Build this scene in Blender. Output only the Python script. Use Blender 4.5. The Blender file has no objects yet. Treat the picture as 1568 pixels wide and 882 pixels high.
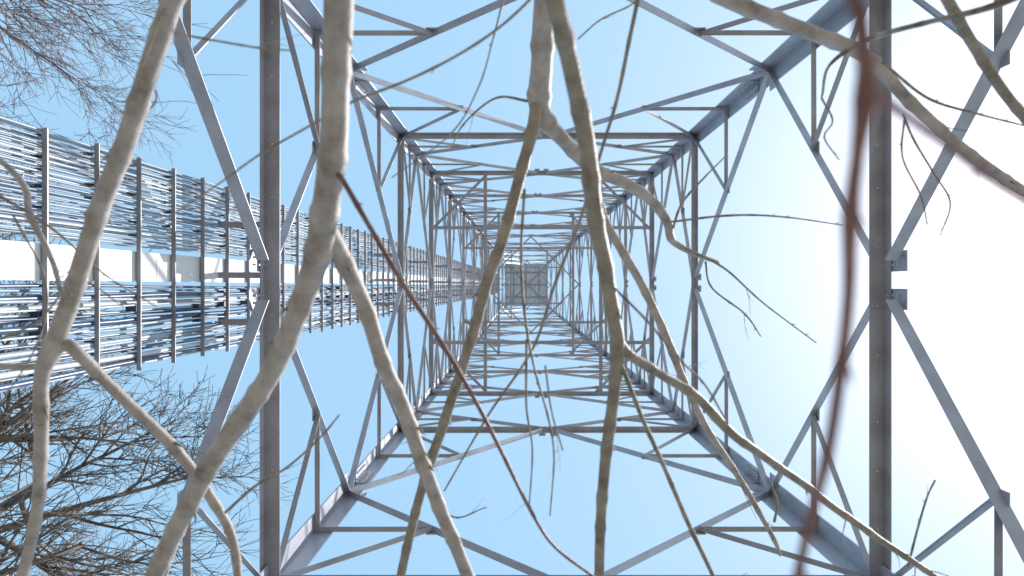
import bpy, math, random
from mathutils import Vector, Matrix, noise
random.seed(7)
scene=bpy.context.scene
CAMZ=1.6; F=1220.0; VX,VY=797.0,437.0
PX=7.0/953; U=F*PX          # metres per px-unit at depth 1 ; metres per depth unit
def R(a,b): return random.uniform(a,b)

# ---------------------------------------------------------------- materials
def new_mat(name):
    m=bpy.data.materials.new(name); m.use_nodes=True
    nt=m.node_tree; b=nt.nodes['Principled BSDF']; return m,nt,b
def noise_mat(name,cols,scale=8,rough=.6,metal=0,bump=.1,stretch=(1,1,1),detail=6,bscale=None,lo=.35,hi=.65):
    m,nt,b=new_mat(name); N=nt.nodes; L=nt.links
    tc=N.new('ShaderNodeTexCoord'); mp=N.new('ShaderNodeMapping'); mp.inputs['Scale'].default_value=stretch
    L.new(tc.outputs['Object'],mp.inputs['Vector'])
    n=N.new('ShaderNodeTexNoise'); n.inputs['Scale'].default_value=scale; n.inputs['Detail'].default_value=detail; n.inputs['Roughness'].default_value=.65
    L.new(mp.outputs[0],n.inputs['Vector'])
    cr=N.new('ShaderNodeValToRGB'); e=cr.color_ramp.elements
    e[0].position=lo; e[1].position=hi; e[0].color=(*cols[0],1); e[1].color=(*cols[-1],1)
    for i,c in enumerate(cols[1:-1]):
        x=e.new(lo+(hi-lo)*(i+1)/(len(cols)-1)); x.color=(*c,1)
    L.new(n.outputs['Fac'],cr.inputs['Fac']); L.new(cr.outputs['Color'],b.inputs['Base Color'])
    b.inputs['Roughness'].default_value=rough; b.inputs['Metallic'].default_value=metal
    if bump:
        n2=N.new('ShaderNodeTexNoise'); n2.inputs['Scale'].default_value=bscale or scale*4; n2.inputs['Detail'].default_value=4
        L.new(tc.outputs['Object'],n2.inputs['Vector'])
        bp=N.new('ShaderNodeBump'); bp.inputs['Strength'].default_value=bump; bp.inputs['Distance'].default_value=.01
        L.new(n2.outputs['Fac'],bp.inputs['Height']); L.new(bp.outputs[0],b.inputs['Normal'])
    return m
M_STEEL=noise_mat('galvanised_steel',[(.34,.34,.39),(.42,.43,.49),(.5,.52,.58)],2.5,.42,.25,.08,(1,1,.35),6,40,.3,.7)
M_STEEL2=noise_mat('weathered_steel',[(.27,.26,.28),(.36,.35,.385),(.43,.43,.48)],2.2,.48,.2,.08,(1,1,.4),6,40,.3,.7)
M_BOLT=noise_mat('zinc_bolt',[(.5,.5,.5),(.7,.71,.73)],20,.35,.3,0)
M_WHITE=noise_mat('white_painted_steel',[(.78,.79,.8),(.86,.86,.86)],2,.5,0,.03,(1,3,.4))
M_CAB_L=noise_mat('pale_cable_sheath',[(.27,.33,.42),(.42,.48,.55)],1.5,.45,0,0)
M_CAB_D=noise_mat('dark_cable_sheath',[(.03,.05,.1),(.08,.15,.26)],1.5,.35,0,0)
M_CAB_W=noise_mat('white_cable_sheath',[(.55,.57,.6),(.75,.75,.78)],1.5,.45,0,0)
M_BARK=noise_mat('pale_sapling_bark',[(.17,.13,.11),(.33,.28,.245),(.45,.395,.36),(.55,.50,.47)],16,.6,0,.2,(1,1,1),10,160,.27,.68)
M_OLIVE=noise_mat('olive_sapling_bark',[(.13,.10,.075),(.28,.235,.18),(.4,.345,.275)],18,.55,0,.2,(1,1,1),10,160,.28,.68)
M_RED=noise_mat('red_twig_bark',[(.14,.06,.055),(.22,.105,.095),(.3,.175,.155)],18,.5,0,.2,(1,1,1),8,120)
M_DARKTW=noise_mat('brown_twig_bark',[(.12,.09,.07),(.27,.23,.18),(.43,.38,.32)],25,.6,0,.2,(1,1,1),8,120)
M_TREE=noise_mat('tree_bark',[(.07,.05,.045),(.16,.125,.10),(.27,.22,.19)],3,.8,0,.3,(1,1,1),8,30)
M_TREE2=noise_mat('grey_tree_bark',[(.12,.085,.10),(.22,.17,.19),(.32,.27,.29)],3,.8,0,.3,(1,1,1),8,30)
M_GROUND=noise_mat('leaf_litter_grass',[(.14,.13,.09),(.26,.235,.19),(.38,.355,.31)],1.2,.95,0,.6,(1,1,1),12,9)
M_CONC=noise_mat('concrete',[(.25,.25,.24),(.4,.39,.37)],5,.9,0,.3)

# ---------------------------------------------------------------- mesh builder
class MB:
    def __init__(s): s.v=[]; s.f=[]
    def add(s,vs,fs):
        o=len(s.v); s.v.extend(vs); s.f.extend([tuple(i+o for i in f) for f in fs])
    def obj(s,name,mat,parent=None,smooth=False):
        me=bpy.data.meshes.new(name); me.from_pydata([tuple(v) for v in s.v],[],s.f); me.update()
        if smooth: me.polygons.foreach_set('use_smooth',[True]*len(me.polygons))
        me.materials.append(mat)
        o=bpy.data.objects.new(name,me); scene.collection.objects.link(o)
        if parent: o.parent=parent
        return o
def empty(name):
    o=bpy.data.objects.new(name,None); scene.collection.objects.link(o); return o
def angle(mb,p,q,dA,wA,dB,wB,t=.012,jit=.003):
    p=Vector(p)+Vector((R(-jit,jit),R(-jit,jit),R(-jit,jit))); q=Vector(q)+Vector((R(-jit,jit),R(-jit,jit),R(-jit,jit)))
    ax=(q-p).normalized(); a=Vector(dA); a=(a-ax*a.dot(ax)).normalized()
    b=Vector(dB); b=(b-ax*b.dot(ax)-a*b.dot(a)).normalized()
    prof=[(0,0),(wA,0),(wA,t),(t,t),(t,wB),(0,wB)]
    vs=[p+a*x+b*y for x,y in prof]+[q+a*x+b*y for x,y in prof]
    fs=[(i,(i+1)%6,(i+1)%6+6,i+6) for i in range(6)]+[(0,1,2,3),(0,3,4,5),(6,7,8,9),(6,9,10,11)]
    mb.add(vs,fs)
def box(mb,c,ux,uy,uz):
    c=Vector(c);ux=Vector(ux);uy=Vector(uy);uz=Vector(uz)
    vs=[c+ux*i+uy*j+uz*k for i in(-1,1) for j in(-1,1) for k in(-1,1)]
    mb.add(vs,[(0,1,3,2),(4,6,7,5),(0,4,5,1),(2,3,7,6),(0,2,6,4),(1,5,7,3)])
def cyl(mb,p,q,r,n=6,r2=None):
    tube(mb,[Vector(p),Vector(q)],[r,r if r2 is None else r2],n)
def tube(mb,pts,rads,n=6,squash=None):
    m=len(pts); vs=[]
    t=(pts[1]-pts[0]).normalized()
    a=t.orthogonal().normalized()
    for i in range(m):
        if i==0: t=pts[1]-pts[0]
        elif i==m-1: t=pts[-1]-pts[-2]
        else: t=pts[i+1]-pts[i-1]
        t=t.normalized(); a=a-t*a.dot(t)
        a=a.normalized() if a.length>1e-6 else t.orthogonal().normalized()
        b=t.cross(a); r=rads[i]
        for k in range(n):
            an=2*math.pi*k/n; vs.append(pts[i]+(a*math.cos(an)+b*math.sin(an))*r)
    fs=[(i*n+k,i*n+(k+1)%n,(i+1)*n+(k+1)%n,(i+1)*n+k) for i in range(m-1) for k in range(n)]
    fs.append(tuple(range(n-1,-1,-1))); fs.append(tuple((m-1)*n+k for k in range(n)))
    mb.add(vs,fs)

# ---------------------------------------------------------------- tower
CX,CY=84.0,-8.0
def corner(d,sx,sy,inset=0):
    w=(991-38*d)/2-inset
    return Vector(((CX+sx*w)*PX,(CY+sy*w)*PX,CAMZ+d*U))
def zof(d): return CAMZ+d*U
DG=-CAMZ/U
levels=[.08,1.0,2.01,2.61,3.2]
d=3.2; step=.64
while d<9.2:
    d+=step; step*=1.07; levels.append(d)
TOP=levels[-1]
tower=empty('lattice_tower')
legs=MB(); hor=MB(); dia=MB(); red=MB(); gus=MB(); bolts=MB(); steps=MB(); plan=MB()
for sx in(-1,1):
    for sy in(-1,1):
        cuts=[DG,.55,1.42,2.3,3.17,5,7.5,TOP+.12]
        for i in range(len(cuts)-1):
            w=max(.13,.29-.02*i)
            angle(legs,corner(cuts[i],sx,sy),corner(cuts[i+1],sx,sy),(-sx,0,0),w,(0,-sy,0),w,.022,0)
        for ds in (.8,1.5,2.2,2.9,3.9,5.1,6.3):
            c=corner(ds,sx,sy); c2=corner(ds+.075,sx,sy); mid=(c+c2)/2; up=(c2-c)/2
            w=max(.13,.29-.02*ds)
            box(gus,mid+Vector((-sx*w*.55,-sy*.032,0)),(w*.4,0,0),(0,.008,0),up)
            box(gus,mid+Vector((-sx*.032,-sy*w*.55,0)),(0,w*.4,0),(.008,0,0),up)
            for k in range(7):
                for o in (.35,.75):
                    pz=c+(c2-c)*((k+.5)/7)
                    q=pz+Vector((-sx*w*o,-sy*.04,0)); cyl(bolts,q,q+Vector((0,-sy*.03,0)),.014)
                    q=pz+Vector((-sx*.04,-sy*w*o,0)); cyl(bolts,q,q+Vector((-sx*.03,0,0)),.014)
for (sx,sy,dmax) in((1,-1,TOP),(1,1,1.9)):
    z=.35
    while z<dmax:
        c=corner(z,sx,sy)
        q=c+Vector((-.04,0,0)); cyl(steps,q+Vector((0,-sy*.03,0)),q+Vector((0,sy*.17,0)),.011); cyl(steps,q+Vector((0,sy*.16,0)),q+Vector((0,sy*.175,0)),.02)
        z+=.021
        if z<dmax:
            c=corner(z,sx,sy); q=c+Vector((0,-sy*.04,0)); cyl(steps,q,q+Vector((.17,0,0)),.011)
        z+=.021
faces=[((-1,-1),(1,-1),(0,-1,0)),((-1,1),(1,1),(0,1,0)),((-1,-1),(-1,1),(-1,0,0)),((1,-1),(1,1),(1,0,0))]
for fi,(ca,cb,n) in enumerate(faces):
    n=Vector(n)
    for li,lv in enumerate(levels):
        A=corner(lv,*ca); B=corner(lv,*cb); M=(A+B)/2
        wh=.21 if lv<1.5 else (.15 if lv<3 else .11)
        o=n*.03
        if lv<3: angle(hor,A+o+Vector((0,0,wh*.5)),B+o+Vector((0,0,wh*.5)),-n,wh*.85,(0,0,-1),wh*.8,.014)
        else: angle(hor,A+o,B+o,-n,wh,(0,0,1),wh*.75,.014)
        if lv<2.2:
            for s in [i/11 for i in range(1,11)]:
                c=A.lerp(B,s+R(-.015,.015))-n*(wh*.45-.03)+Vector((0,0,wh*.5))
                cyl(bolts,c+Vector((0,0,-.012)),c-Vector((0,0,.03)),.012)
        e=(B-A).normalized()
        off=.21 if lv<1.5 else (.13 if lv<3 else .08)
        low=.29 if lv<1.5 else (.2 if lv<3 else .1)
        for s in(-1,1):
            gw=off*.55
            box(gus,M+n*.046+e*s*off+Vector((0,0,-low*.35)),e*gw,n*.008,Vector((0,0,low*.95)))
            for t in(-.8,-.4,0,.3):
                c=M+n*.04+e*s*off+Vector((0,0,low*t)); cyl(bolts,c+e*.04,c+e*.04-n*.03,.014); cyl(bolts,c-e*.04,c-e*.04-n*.03,.014)
        if li==len(levels)-1: break
        nx=levels[li+1]; md=lv+(nx-lv)*(.42 if lv>.5 else .51)
        A2=corner(nx,*ca); B2=corner(nx,*cb); M2=(A2+B2)/2
        off2=.21 if nx<1.5 else (.13 if nx<3 else .08); low2=.29 if nx<1.5 else (.2 if nx<3 else .1)
        wd=.165 if lv<.5 else (.125 if lv<1.5 else (.1 if lv<3 else .075))
        wr=.07 if lv<2 else .05
        for (c0,c1,cm,s) in((A,A2,ca,1),(B,B2,cb,-1)):
            Lg=corner(md,*cm); es=e*s
            oo=n*(.012 if lv<3 else .01)
            P1=M-es*off+Vector((0,0,.1)); P2=M2-es*off2-Vector((0,0,low2))
            angle(dia,P1-oo,Lg-oo+es*.05,(0,0,1),wd,-n,wd*.8,.012)
            angle(dia,P2-oo,Lg-oo+es*.05,(0,0,1),wd,-n,wd*.8,.012)
            box(gus,Lg+es*.2-n*.006,es*.15,n*.007,Vector((0,0,.17)))
            if lv<5.5:
                D1=P1.lerp(Lg,.5); D2=P2.lerp(Lg,.5)
                for Dm,cor in((D1,c0),(D2,c1)):
                    dz=(Dm.z-CAMZ)/U; H=corner(dz,*cm)
                    oo2=n*.034
                    angle(red,Dm-oo2,H-oo2,(0,0,1),wr,-n,wr,.009)
                    angle(red,Dm-oo2*1.4,cor-oo2*1.4,(0,0,1),wr,-n,wr,.009)
                    box(gus,Dm-n*.026,es*.08,n*.006,Vector((0,0,.08)))
def plan_at(lv,full):
    c=[corner(lv,-1,-1),corner(lv,1,-1),corner(lv,1,1),corner(lv,-1,1)]
    z=Vector((0,0,.12))
    if full:
        for t in(.24,.76):
            angle(plan,c[0].lerp(c[1],t)+z,c[3].lerp(c[2],t)+z,(1,0,0),.1,(0,0,1),.08,.01)
            angle(plan,c[0].lerp(c[3],t)+z*1.8,c[1].lerp(c[2],t)+z*1.8,(0,1,0),.1,(0,0,1),.08,.01)
    for i in range(4):
        a=c[i].lerp(c[(i+1)%4],.25 if full else .5); b=c[i].lerp(c[i-1],.25 if full else .5)
        angle(plan,a+z*2.6,b+z*2.6,(b-a).cross(Vector((0,0,1))),.08,(0,0,1),.07,.01)
for i,lv in enumerate(levels):
    if i>=3 and i%2==1: plan_at(lv,i in(3,5,9))
T=(991-38*TOP)/2*PX; cc=Vector((CX*PX,CY*PX,zof(TOP+.03)))
deck=MB()
k=-T+.1
while k<T:
    box(deck,cc+Vector((k,0,.1)),(.055,0,0),(0,T*.98,0),(0,0,.02)); k+=.14
for s in(-1,0,1):
    box(deck,cc+Vector((0,s*T*.6,0)),(T*.98,0,0),(0,.1,0),(0,0,.06))
    box(deck,cc+Vector((s*T*.6,0,-.1)),(.1,0,0),(0,T*.98,0),(0,0,.05))
angle(deck,cc+Vector((-T,-T,-.25)),cc+Vector((T,T,-.25)),(1,-1,0),.2,(0,0,1),.1)
angle(deck,cc+Vector((-T,T,-.4)),cc+Vector((T,-T,-.4)),(1,1,0),.2,(0,0,1),.1)
cyl(deck,cc,cc+Vector((0,0,6)),.08,10,.04)
foot=MB()
for sx in(-1,1):
    for sy in(-1,1):
        c=corner(DG,sx,sy); box(foot,Vector((c.x-sx*.1,c.y-sy*.1,.15)),(.45,0,0),(0,.45,0),(0,0,.25))
legs.obj('legs',M_STEEL,tower); hor.obj('horizontal_members',M_STEEL2,tower); dia.obj('diagonals',M_STEEL,tower)
red.obj('secondary_bracing',M_STEEL2,tower); gus.obj('gusset_plates',M_STEEL,tower); bolts.obj('bolts',M_BOLT,tower)
steps.obj('step_bolts',M_STEEL,tower); plan.obj('plan_bracing',M_STEEL2,tower); deck.obj('top_platform',M_STEEL2,tower)
foot.obj('concrete_footings',M_CONC,tower)

# ---------------------------------------------------------------- cable ladder
lad=empty('cable_ladder')
LW=262*PX; LCY=-26*PX
def lx(z):
    dd=(z-CAMZ)/U; return -(487-19*dd)*PX
rung=MB(); clampm=MB(); band=MB(); cl=MB(); cd=MB(); cw=MB()
z0=CAMZ+ (487*PX)*F/752.0
dz=.0774*U
z=z0-dz*5
zt=zof(TOP-.3)
while z<zt:
    if z>.3:
        x=lx(z)
        angle(rung,(x,LCY-LW/2+R(-.01,.01),z),(x,LCY+LW/2+R(-.01,.01),z),(1,0,0),.04,(0,0,1),.065,.01,.001)
        for k in range(11):
            s=.04+.38*k/6 if k<6 else .64+.29*(k-6)/4
            y=LCY+LW*(s-.5)
            if k<6 or random.random()<.7:
                box(clampm,(x-.05+R(-.01,.01),y+R(-.02,.02),z+.03),(.035,0,0),(0,.012 if k<6 else R(.02,.04),0),(0,0,.03 if k<6 else .05))
    z+=dz
for dl in levels:
    if dl>.5:
        z=zof(dl)+.1; x=lx(z)
        for s in(-.28,.02,.3):
            y=LCY+LW*s; angle(rung,(x-.02,y,z+.05),(x+ (487-411)*PX+.1,y,z+.05),(0,1,0),.07,(0,0,1),.07,.01)
def run(mb,s,depth,r,wig,n=6,zs=.05,ztop=None):
    pts=[];rads=[]; z=zs; ph=R(0,99); ztop=ztop or zt
    while z<ztop:
        y=LCY+LW*(s-.5)+wig*(noise.noise(Vector((ph,z*.4,0)))*1.2+.4*noise.noise(Vector((ph,z*1.3,5))))
        x=lx(z)-depth-r+wig*.5*noise.noise(Vector((ph+40,z*.5,0)))
        pts.append(Vector((x,y,z))); rads.append(r); z+=.35 if z<20 else 1.2
    if len(pts)>2: tube(mb,pts,rads,n)
for layer in range(3):
    for k in range(18):
        s=.012+.42*(k+R(-.2,.2)+.33*layer)/18.5
        rr=random.choice([.006,.007,.008,.010])
        run(cl if random.random()<.85 else cw,s,.0+layer*.05,rr,.009,6,ztop=zt*R(.6,1))
for layer in range(2):
    for k in range(13):
        s=.61+.375*(k+R(-.3,.3)+.5*layer)/13
        rr=random.choice([.008,.010,.013,.022])
        run(random.choice([cl,cd,cw,cl,cd]),s,layer*.07,rr,.022,8,ztop=zt*R(.7,1))
zz=.2
while zz<zt:
    z1=min(zz+3.0,zt)
    y0=LCY+LW*(.44-.5); y1=LCY+LW*(.58-.5)
    xa=lx(zz)-.012; xb=lx(z1-.01)-.012
    vs=[(xa,y0,zz),(xa,y1,zz),(xb,y1,z1-.01),(xb,y0,z1-.01),(xa-.06,y0,zz),(xa-.06,y1,zz),(xb-.06,y1,z1-.01),(xb-.06,y0,z1-.01)]
    band.add([Vector(v) for v in vs],[(0,1,2,3),(4,7,6,5),(0,4,5,1),(2,6,7,3),(0,3,7,4),(1,5,6,2)])
    zz=z1
rung.obj('rungs',M_STEEL2,lad); clampm.obj('cable_clamps',M_CAB_D,lad); band.obj('white_rail',M_WHITE,lad)
cl.obj('pale_cables',M_CAB_L,lad,True); cd.obj('dark_cables',M_CAB_D,lad,True); cw.obj('white_cables',M_CAB_W,lad,True)

# ---------------------------------------------------------------- saplings
WS=.9
def W(x,y,d): return Vector(((x-VX)/F*d,(y-VY)/F*d,CAMZ+d))
def catmull(P,Rd,step):
    out=[];ro=[]
    n=len(P)
    for i in range(n-1):
        p0=P[i-1] if i>0 else P[i]*2-P[i+1]; p1=P[i];p2=P[i+1]; p3=P[i+2] if i+2<n else P[i+1]*2-P[i]
        m=max(2,int((p2-p1).length/step))
        for k in range(m):
            t=k/m;t2=t*t;t3=t2*t
            out.append(.5*((2*p1)+(p2-p0)*t+(2*p0-5*p1+4*p2-p3)*t2+(3*p1-p0-3*p2+p3)*t3)); ro.append(Rd[i]+(Rd[i+1]-Rd[i])*t)
    out.append(P[-1]);ro.append(Rd[-1]); return out,ro
def stem(mb,pts,base=None,step=.012,n=12,wob=1.0,node=.12,twigs=0,tmb=None,twl=(.06,.18)):
    P=[W(x,y,d) for x,y,w,d in pts]; Rd=[w*d/F/2*WS for x,y,w,d in pts]
    if base is not None:
        v=(P[0]-P[1]).normalized(); vh=Vector((v.x,v.y,0)).normalized()
        b1=P[0]+v*.18+Vector((0,0,-.06)); b2=b1+vh*.28+Vector((0,0,-.45))
        g=b2+vh*.35; g.z=-.05; b3=b2.lerp(g,.5)+vh*.06
        P=[g,b3,b2,b1]+P; Rd=[Rd[0]*1.6,Rd[0]*1.4,Rd[0]*1.2,Rd[0]*1.05]+Rd
    Q,q=catmull(P,Rd,step)
    ph=R(0,100); acc=0; nn=node*R(.7,1.3); bump=[0]*len(Q)
    for i in range(1,len(Q)):
        acc+=(Q[i]-Q[i-1]).length
        if acc>nn:
            acc=0; nn=node*R(.6,1.4)
            for j,bv in((-1,.05),(0,.15),(1,.07)):
                if 0<=i+j<len(Q): bump[i+j]+=bv
            if random.random()<.5 and tmb is not None:
                tdir=(Q[i]-Q[i-1]).normalized(); sd=tdir.orthogonal(); sd=(Matrix.Rotation(R(0,6.28),3,tdir)@sd).normalized()
                o=Q[i]+sd*q[i]*.9; e=min(.008,max(.003,q[i]*.5)); L=e*R(1.2,2.5)
                tube(tmb,[o,o+(sd+tdir*.8)*L*.5,o+(sd+tdir*1.4)*L],[e*.45,e*.4,e*.05],5)
    for i in range(len(Q)):
        s=q[i]
        v=Vector((noise.noise(Vector((ph,i*step*7,0))),noise.noise(Vector((ph,i*step*7,7))),noise.noise(Vector((ph,i*step*7,13)))))
        Q[i]=Q[i]+v*min(.003,s*.35)*wob
        q[i]=s*(1+bump[i]+.04*noise.noise(Vector((ph+3,i*step*14,0))))
    tube(mb,Q,q,n)
    for _ in range((twigs+1)//2):
        i=random.randrange(int(len(Q)*.3),len(Q)-1); tdir=(Q[i+1]-Q[i]).normalized()
        sd=(Matrix.Rotation(R(0,6.28),3,tdir)@tdir.orthogonal()).normalized()
        grow(tmb,Q[i],(tdir+sd*R(.6,1.3)+Vector((0,0,R(0,.5)))).normalized(),R(*twl),min(q[i]*.35,.0018),1)
def grow(mb,p,dr,L,r,lvl):
    n=9; pts=[p.copy()]; rads=[r]; dd=dr.copy(); ph=R(0,99)
    for i in range(n):
        dd=(dd+Vector((noise.noise(Vector((ph,i*.5,0))),noise.noise(Vector((ph,i*.5,9))),noise.noise(Vector((ph,i*.5,17)))+.12))*.25).normalized()
        pts.append(pts[-1]+dd*L/n); rads.append(r*(1-.75*(i+1)/n)*(1.25 if i%3==1 else 1))
    tube(mb,pts,rads,5)
    if lvl>0:
        for k in range(random.randint(0,2)):
            i=random.randint(2,n-2); t=(pts[i+1]-pts[i]).normalized()
            sd=(Matrix.Rotation(R(0,6.28),3,t)@t.orthogonal()).normalized()
            grow(mb,pts[i],(t+sd*R(.5,1)).normalized(),L*R(.3,.6),rads[i]*.7,lvl-1)
def sapling(): return empty('sapling')

S=sapling(); m=MB(); t=MB()
stem(m,[(285,-60,37,1.35),(258,20,36,1.4),(196,205,34,1.5),(142,350,33,1.6),(112,450,31,1.66),(80,535,33,1.7),(64,580,25,1.74),(62,700,22,1.8),(55,790,20,1.88),(30,900,18,1.95),(0,1000,14,2.0)],2.3,twigs=6,tmb=t)
stem(m,[(80,530,24,1.7),(105,528,23,1.7),(150,572,20,1.74),(200,622,19,1.8),(268,688,19,1.87),(325,765,17,1.93),(355,820,16,1.98),(366,900,14,2.02),(372,980,9,2.05)],twigs=6,tmb=t)
stem(m,[(74,560,14,1.72),(30,562,11,1.72),(-30,556,9,1.7),(-120,540,6,1.7)],twigs=2,tmb=t)
stem(m,[(102,480,7,1.66),(80,400,9,1.75),(46,330,12,1.8),(36,285,11,1.85),(0,246,10,1.9),(-60,220,7,1.95)],twigs=5,tmb=t)
m.obj('stems',M_BARK,S,True); t.obj('twigs',M_DARKTW,S,True)
S=sapling(); m=MB(); t=MB(); r=MB()
stem(m,[(520,-60,54,1.25),(519,10,53,1.3),(514,130,48,1.38),(507,250,49,1.45),(497,330,47,1.52),(488,385,46,1.56),(455,480,38,1.62),(410,580,36,1.7),(335,690,34,1.8),(275,800,32,1.9),(228,900,30,1.98),(190,990,24,2.05)],2.4,twigs=5,tmb=t)
stem(m,[(495,345,36,1.53),(512,372,34,1.57),(552,455,28,1.66),(590,560,27,1.76),(630,660,26,1.86),(670,770,24,1.97),(722,895,22,2.1),(760,990,15,2.2)],twigs=6,tmb=t)
stem(r,[(508,262,16,1.45),(522,270,10,1.44),(560,335,9,1.42),(612,425,9,1.44),(664,505,9,1.48),(718,595,8,1.52),(765,685,7,1.58),(812,780,6,1.64),(850,838,5,1.68),(915,888,5,1.72)],step=.008,tmb=r,n=8)
m.obj('stems',M_BARK,S,True); t.obj('twigs',M_DARKTW,S,True); r.obj('red_shoot',M_RED,S,True)
S=sapling(); m=MB(); t=MB(); o=MB()
stem(m,[(838,-60,38,1.85),(834,0,37,1.9),(830,90,38,2.0),(826,150,40,2.08),(832,180,34,2.1),(862,215,25,2.15),(910,258,22,2.25),(965,285,20,2.35),(1000,310,17,2.4),(1022,340,17,2.45),(1030,368,12,2.5),(1062,388,9,2.55),(1100,402,6,2.6)],2.2,twigs=6,tmb=t)
stem(o,[(824,140,24,2.08),(818,190,22,2.06),(800,255,20,2.07),(775,350,20,2.1),(742,445,20,2.18),(712,550,18,2.26),(672,670,17,2.36),(640,770,16,2.45),(612,890,15,2.55),(600,980,10,2.6)],twigs=4,tmb=t)
stem(m,[(908,262,14,2.25),(925,335,15,2.3),(962,400,15,2.35),(1010,490,14,2.42),(1045,580,13,2.5),(1085,660,12,2.58),(1140,745,10,2.66),(1185,825,8,2.74),(1195,850,5,2.78)],twigs=8,tmb=t)
m.obj('stems',M_BARK,S,True); o.obj('olive_stem',M_OLIVE,S,True); t.obj('twigs',M_DARKTW,S,True)
S=sapling(); m=MB(); t=MB()
stem(m,[(835,-60,33,1.2),(852,10,33,1.25),(877,110,31,1.34),(896,210,31,1.42),(908,310,29,1.5),(925,400,26,1.58),(938,480,25,1.64),(945,530,25,1.68),(940,600,21,1.74),(928,700,20,1.84),(920,800,18,1.93),(917,900,17,2.0),(912,990,12,2.1)],2.6,twigs=4,tmb=t)
stem(m,[(940,505,16,1.66),(962,540,18,1.7),(1010,572,16,1.77),(1062,605,17,1.85),(1120,662,16,1.93),(1178,705,14,2.02),(1255,760,13,2.12),(1330,815,12,2.2),(1420,875,10,2.3),(1500,930,7,2.4)],twigs=8,tmb=t)
stem(t,[(945,545,9,1.69),(968,600,8,1.72),(992,660,8,1.78),(1030,745,8,1.86),(1062,820,8,1.94),(1100,900,7,2.0)],tmb=t,twigs=1)
m.obj('stems',M_OLIVE,S,True); t.obj('twigs',M_DARKTW,S,True)
S=sapling(); m=MB(); t=MB(); dk=MB()
stem(m,[(1040,-60,27,1.7),(1105,-5,26,1.75),(1190,30,26,1.82),(1262,58,25,1.88),(1312,78,26,1.92),(1352,110,24,1.96),(1400,162,20,2.0),(1460,215,19,2.05),(1520,262,18,2.1),(1600,312,15,2.2)],2.4,twigs=5,tmb=t)
stem(dk,[(1420,-60,19,1.6),(1452,0,19,1.65),(1490,70,18,1.72),(1530,130,18,1.78),(1600,220,16,1.86)],2.2,twigs=3,tmb=t)
stem(t,[(1640,-40,14,1.5),(1520,10,12,1.5),(1420,35,9,1.6),(1330,60,9,1.75),(1270,100,6,1.8),(1258,150,4,1.85)],1.8,tmb=t,twigs=2)
m.obj('stems',M_BARK,S,True); dk.obj('olive_stem',M_OLIVE,S,True); t.obj('twigs',M_DARKTW,S,True)
S=sapling(); m=MB(); kk=.7
stem(m,[(x,y,w*1.15,d*kk) for x,y,w,d in [(1312,-60,22,.5),(1316,10,22,.5),(1324,90,26,.5),(1326,140,34,.5),(1312,240,21,.51),(1300,345,25,.52),(1298,450,20,.53),(1286,570,19,.54),(1268,690,17,.56),(1240,800,15,.58),(1218,900,14,.6),(1190,1000,9,.62)]],2.8,step=.005,tmb=m,node=.05,wob=.5)
stem(m,[(x,y,w*1.15,d*kk) for x,y,w,d in [(1328,140,22,.5),(1380,172,15,.52),(1450,222,14,.56),(1520,275,13,.6),(1600,325,12,.64)]],step=.005,tmb=m,node=.05,wob=.5)
m.obj('stems',M_RED,S,True)
S=sapling(); t=MB(); o=MB()
F1=[[(830,-20,6,1.5),(770,38,5,1.5),(700,85,5,1.5),(625,122,5,1.5),(540,156,5,1.5),(470,195,4,1.5),(400,235,4,1.5),(330,285,3,1.5),(240,345,2,1.5)],
 [(985,-40,9,1.6),(968,40,8,1.62),(945,150,7,1.68),(915,250,6,1.74),(885,345,6,1.8),(848,440,6,1.86),(815,535,5,1.95),(745,640,4,2.0),(680,752,3,2.1)],
 [(775,-20,4,1.7),(755,60,3,1.7),(732,135,3,1.75),(690,205,3,1.8),(600,272,2,1.9)],
 [(803,290,5,1.9),(798,400,5,1.85),(806,500,5,1.8),(820,570,4,1.8),(840,640,4,1.8),(848,700,3,1.85),(842,790,2,1.9)],
 [(806,520,5,1.8),(806,620,4,1.84),(815,690,3,1.86),(810,780,2,1.9)],
 [(835,560,4,1.7),(845,630,3,1.75),(862,690,3,1.8)]]
for i,p in enumerate(F1): stem(o if i<2 else t,p,2.2 if p[0][1]<0 else None,step=.01,n=6,tmb=t,twigs=1,node=.08)
o.obj('stems',M_OLIVE,S,True)
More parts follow.
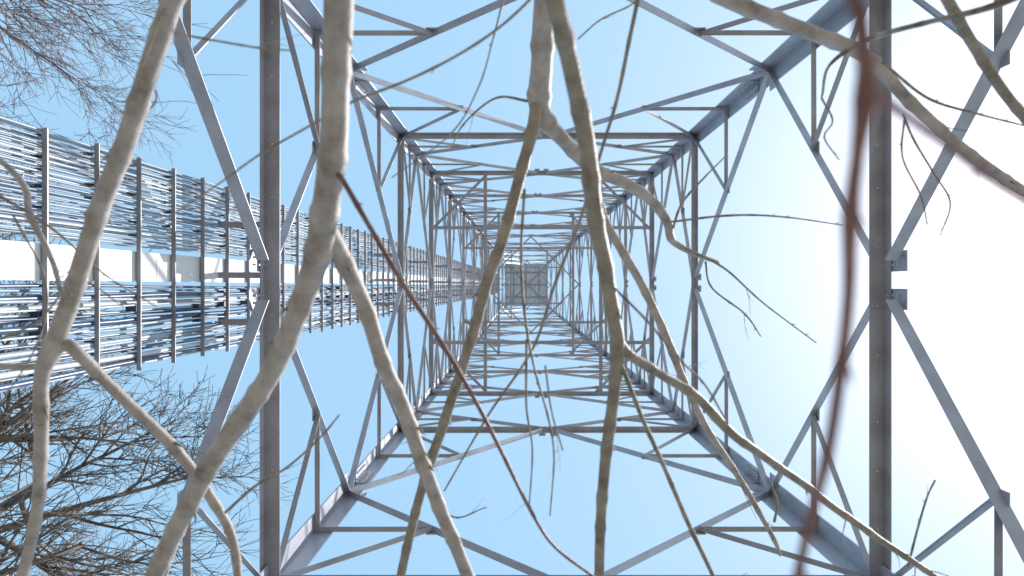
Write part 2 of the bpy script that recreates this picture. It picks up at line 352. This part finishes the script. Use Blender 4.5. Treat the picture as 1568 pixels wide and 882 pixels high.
F2=[[(1022,340,4,2.4),(1120,330,4,2.4),(1200,332,3,2.4),(1290,345,2,2.4)],[(1050,380,4,2.5),(1110,412,4,2.5),(1170,465,3,2.5),(1250,525,2,2.5)],
 [(1080,400,4,2.5),(1090,440,3,2.5),(1140,480,3,2.5),(1165,515,2,2.5)],[(1382,175,4,2),(1400,215,4,2),(1430,265,3,2),(1455,310,3,2),(1440,360,2,2)],
 [(1385,180,4,2),(1382,240,3,2),(1410,300,3,2),(1420,345,2,2)],[(1350,95,5,1.9),(1420,150,5,1.9),(1500,175,4,1.9),(1580,195,3,1.9)],
 [(345,785,6,1.9),(390,745,5,1.9),(440,715,4,1.9),(490,670,4,1.9),(520,635,3,1.9)],[(940,440,5,1.6),(990,490,5,1.6),(1040,550,4,1.65),(1080,590,4,1.7),(1115,650,3,1.7)],
 [(1390,868,4,2.3),(1405,810,4,2.3),(1420,760,3,2.3),(1432,735,3,2.3)],[(1185,800,5,2.7),(1190,770,4,2.7),(1180,740,3,2.7)],
 [(265,50,5,1.5),(330,62,4,1.5),(400,74,4,1.5),(445,77,3,1.5)],[(810,155,6,2.1),(760,150,4,2.1),(710,190,3,2.1),(690,230,2,2.1)],
 [(20,330,4,1.8),(70,430,3,1.8),(60,520,3,1.8),(0,620,2,1.8)],[(0,300,5,1.8),(80,350,4,1.8),(160,420,3,1.8),(240,470,2,1.8)],
 [(0,520,5,1.8),(60,490,4,1.8),(120,430,3,1.8),(190,470,2,1.8)],[(225,120,4,1.6),(240,150,3,1.6),(215,185,2,1.6)],
 [(640,720,4,2.4),(690,790,3,2.4),(745,777,2,2.4)],[(1030,350,5,2.4),(1045,310,4,2.4),(1080,270,3,2.4),(1110,240,2,2.4)],
 [(885,60,3,1.9),(920,30,3,1.9),(970,5,3,1.9),(1000,-30,2,1.9)],[(1258,150,4,1.85),(1275,185,3,1.85),(1262,210,3,1.85),(1285,245,2,1.85)]]
for p in F2: stem(t,p,None,step=.01,n=6,tmb=t,twigs=1,node=.06,twl=(.04,.12))
t.obj('twigs',M_DARKTW,S,True)

# ---------------------------------------------------------------- bare trees
def tree(name,base,h,r0,mat,seed,nl=22,spread=1.0,rmin=.006,lean=(0,0)):
    random.seed(seed); mb=MB(); tw=MB()
    def br(p,dr,L,r,lvl):
        n=(7,7,6,4)[lvl-1] if lvl else 12
        pts=[p.copy()];rads=[r];dd=dr.copy();ph=R(0,999)
        for i in range(n):
            k=.18 if lvl<2 else .4
            dd=(dd+Vector((noise.noise(Vector((ph,i*.6,0))),noise.noise(Vector((ph,i*.6,9))),noise.noise(Vector((ph,i*.6,17)))+(.2 if lvl else 0)))*k).normalized()
            pts.append(pts[-1]+dd*L/n); rads.append(max(rmin*.7,r*(1-.75*(i+1)/n)))
        tube(mb if lvl<3 else tw,pts,rads,(10,7,5,4,3)[lvl])
        if lvl>=4: return
        cnt=(nl,10,8,5)[lvl]
        for k in range(cnt):
            f=(.3+.7*(k+R(0,1))/cnt) if lvl==0 else R(.2,1)
            x=f*n; i=min(n-1,int(x)); q=pts[i].lerp(pts[i+1],x-i); t=(pts[i+1]-pts[i]).normalized()
            az=k*2.4+R(-.5,.5); sd=(Matrix.Rotation(az,3,t)@t.orthogonal()).normalized()
            rr=rads[i]*.62
            if lvl==0: br(q,(t*R(.3,.9)+sd*spread).normalized(),h*.36*(1.25-f*.75)*R(.8,1.15),rr,1)
            else: br(q,(t+sd*R(.5,1.1)).normalized(),L*R(.35,.6),max(rmin,rr),lvl+1)
    br(Vector(base),Vector((lean[0],lean[1],1)).normalized(),h,r0,0)
    E=empty(name); mb.obj('trunk_and_limbs',mat,E,True); tw.obj('fine_twigs',mat,E,True)
tree('bare_tree',(-9.6,5.2,-.1),17.5,.30,M_TREE,11,26,rmin=.0075)
tree('bare_tree',(-13.6,-6.6,-.1),20,.26,M_TREE2,23,24,rmin=.007)
tree('bare_tree',(-14.0,1.6,-.1),15,.24,M_TREE,31,12)

# ---------------------------------------------------------------- ground
g=MB(); S=1500
def gz(x,y):
    rr=math.hypot(x,y); return 0 if rr<9 else min(1,(rr-9)/30)*.5*noise.noise(Vector((x*.03,y*.03,0)))
co=[math.copysign((abs(i)/30)**3*S,i) for i in range(-30,31)]
vs=[Vector((x,y,gz(x,y))) for y in co for x in co]
g.add(vs,[(j*61+i,j*61+i+1,(j+1)*61+i+1,(j+1)*61+i) for j in range(60) for i in range(60)])
g.obj('ground',M_GROUND,None,True)

# ---------------------------------------------------------------- light
EL=52
sundir=Vector((math.cos(math.radians(EL))*math.cos(math.radians(4)),-math.cos(math.radians(EL))*math.sin(math.radians(4)),math.sin(math.radians(EL)))).normalized()
sl=bpy.data.lights.new('sun','SUN'); sl.energy=5; sl.angle=math.radians(.5); sl.color=(1,.96,.91)
so=bpy.data.objects.new('sun',sl); so.rotation_euler=sundir.to_track_quat('Z','Y').to_euler(); scene.collection.objects.link(so)
w=bpy.data.worlds.new('World'); scene.world=w; w.use_nodes=True; nt=w.node_tree; Nn=nt.nodes; L=nt.links
bg=Nn['Background']
sky=Nn.new('ShaderNodeTexSky'); sky.sky_type='NISHITA'; sky.sun_disc=False
sky.sun_elevation=math.radians(EL); sky.sun_rotation=math.atan2(sundir.x,sundir.y)
sky.dust_density=3; sky.air_density=1.2; sky.ozone_density=2
# bright thin haze added to the clear-sky model
mul=Nn.new('ShaderNodeVectorMath'); mul.operation='MULTIPLY'; mul.inputs[1].default_value=(.42,.35,.35)
L.new(sky.outputs[0],mul.inputs[0])
ad=Nn.new('ShaderNodeVectorMath'); ad.operation='ADD'; ad.inputs[1].default_value=(2.2,4.0,5.5)
L.new(mul.outputs[0],ad.inputs[0]); L.new(ad.outputs[0],bg.inputs['Color']); bg.inputs['Strength'].default_value=.15
scene.view_settings.view_transform='Standard'
try: scene.view_settings.look='None'
except: pass
scene.view_settings.exposure=0
cam=bpy.data.cameras.new('camera'); co_=bpy.data.objects.new('camera',cam); scene.collection.objects.link(co_)
co_.location=(0,0,CAMZ); co_.rotation_euler=(math.pi,0,0)
cam.sensor_width=36; cam.lens=36*F/1568; cam.shift_x=-13/1568; cam.shift_y=-4/1568
cam.clip_start=.05; cam.clip_end=5000
cam.dof.use_dof=True; cam.dof.focus_distance=6; cam.dof.aperture_fstop=4.0
scene.camera=co_
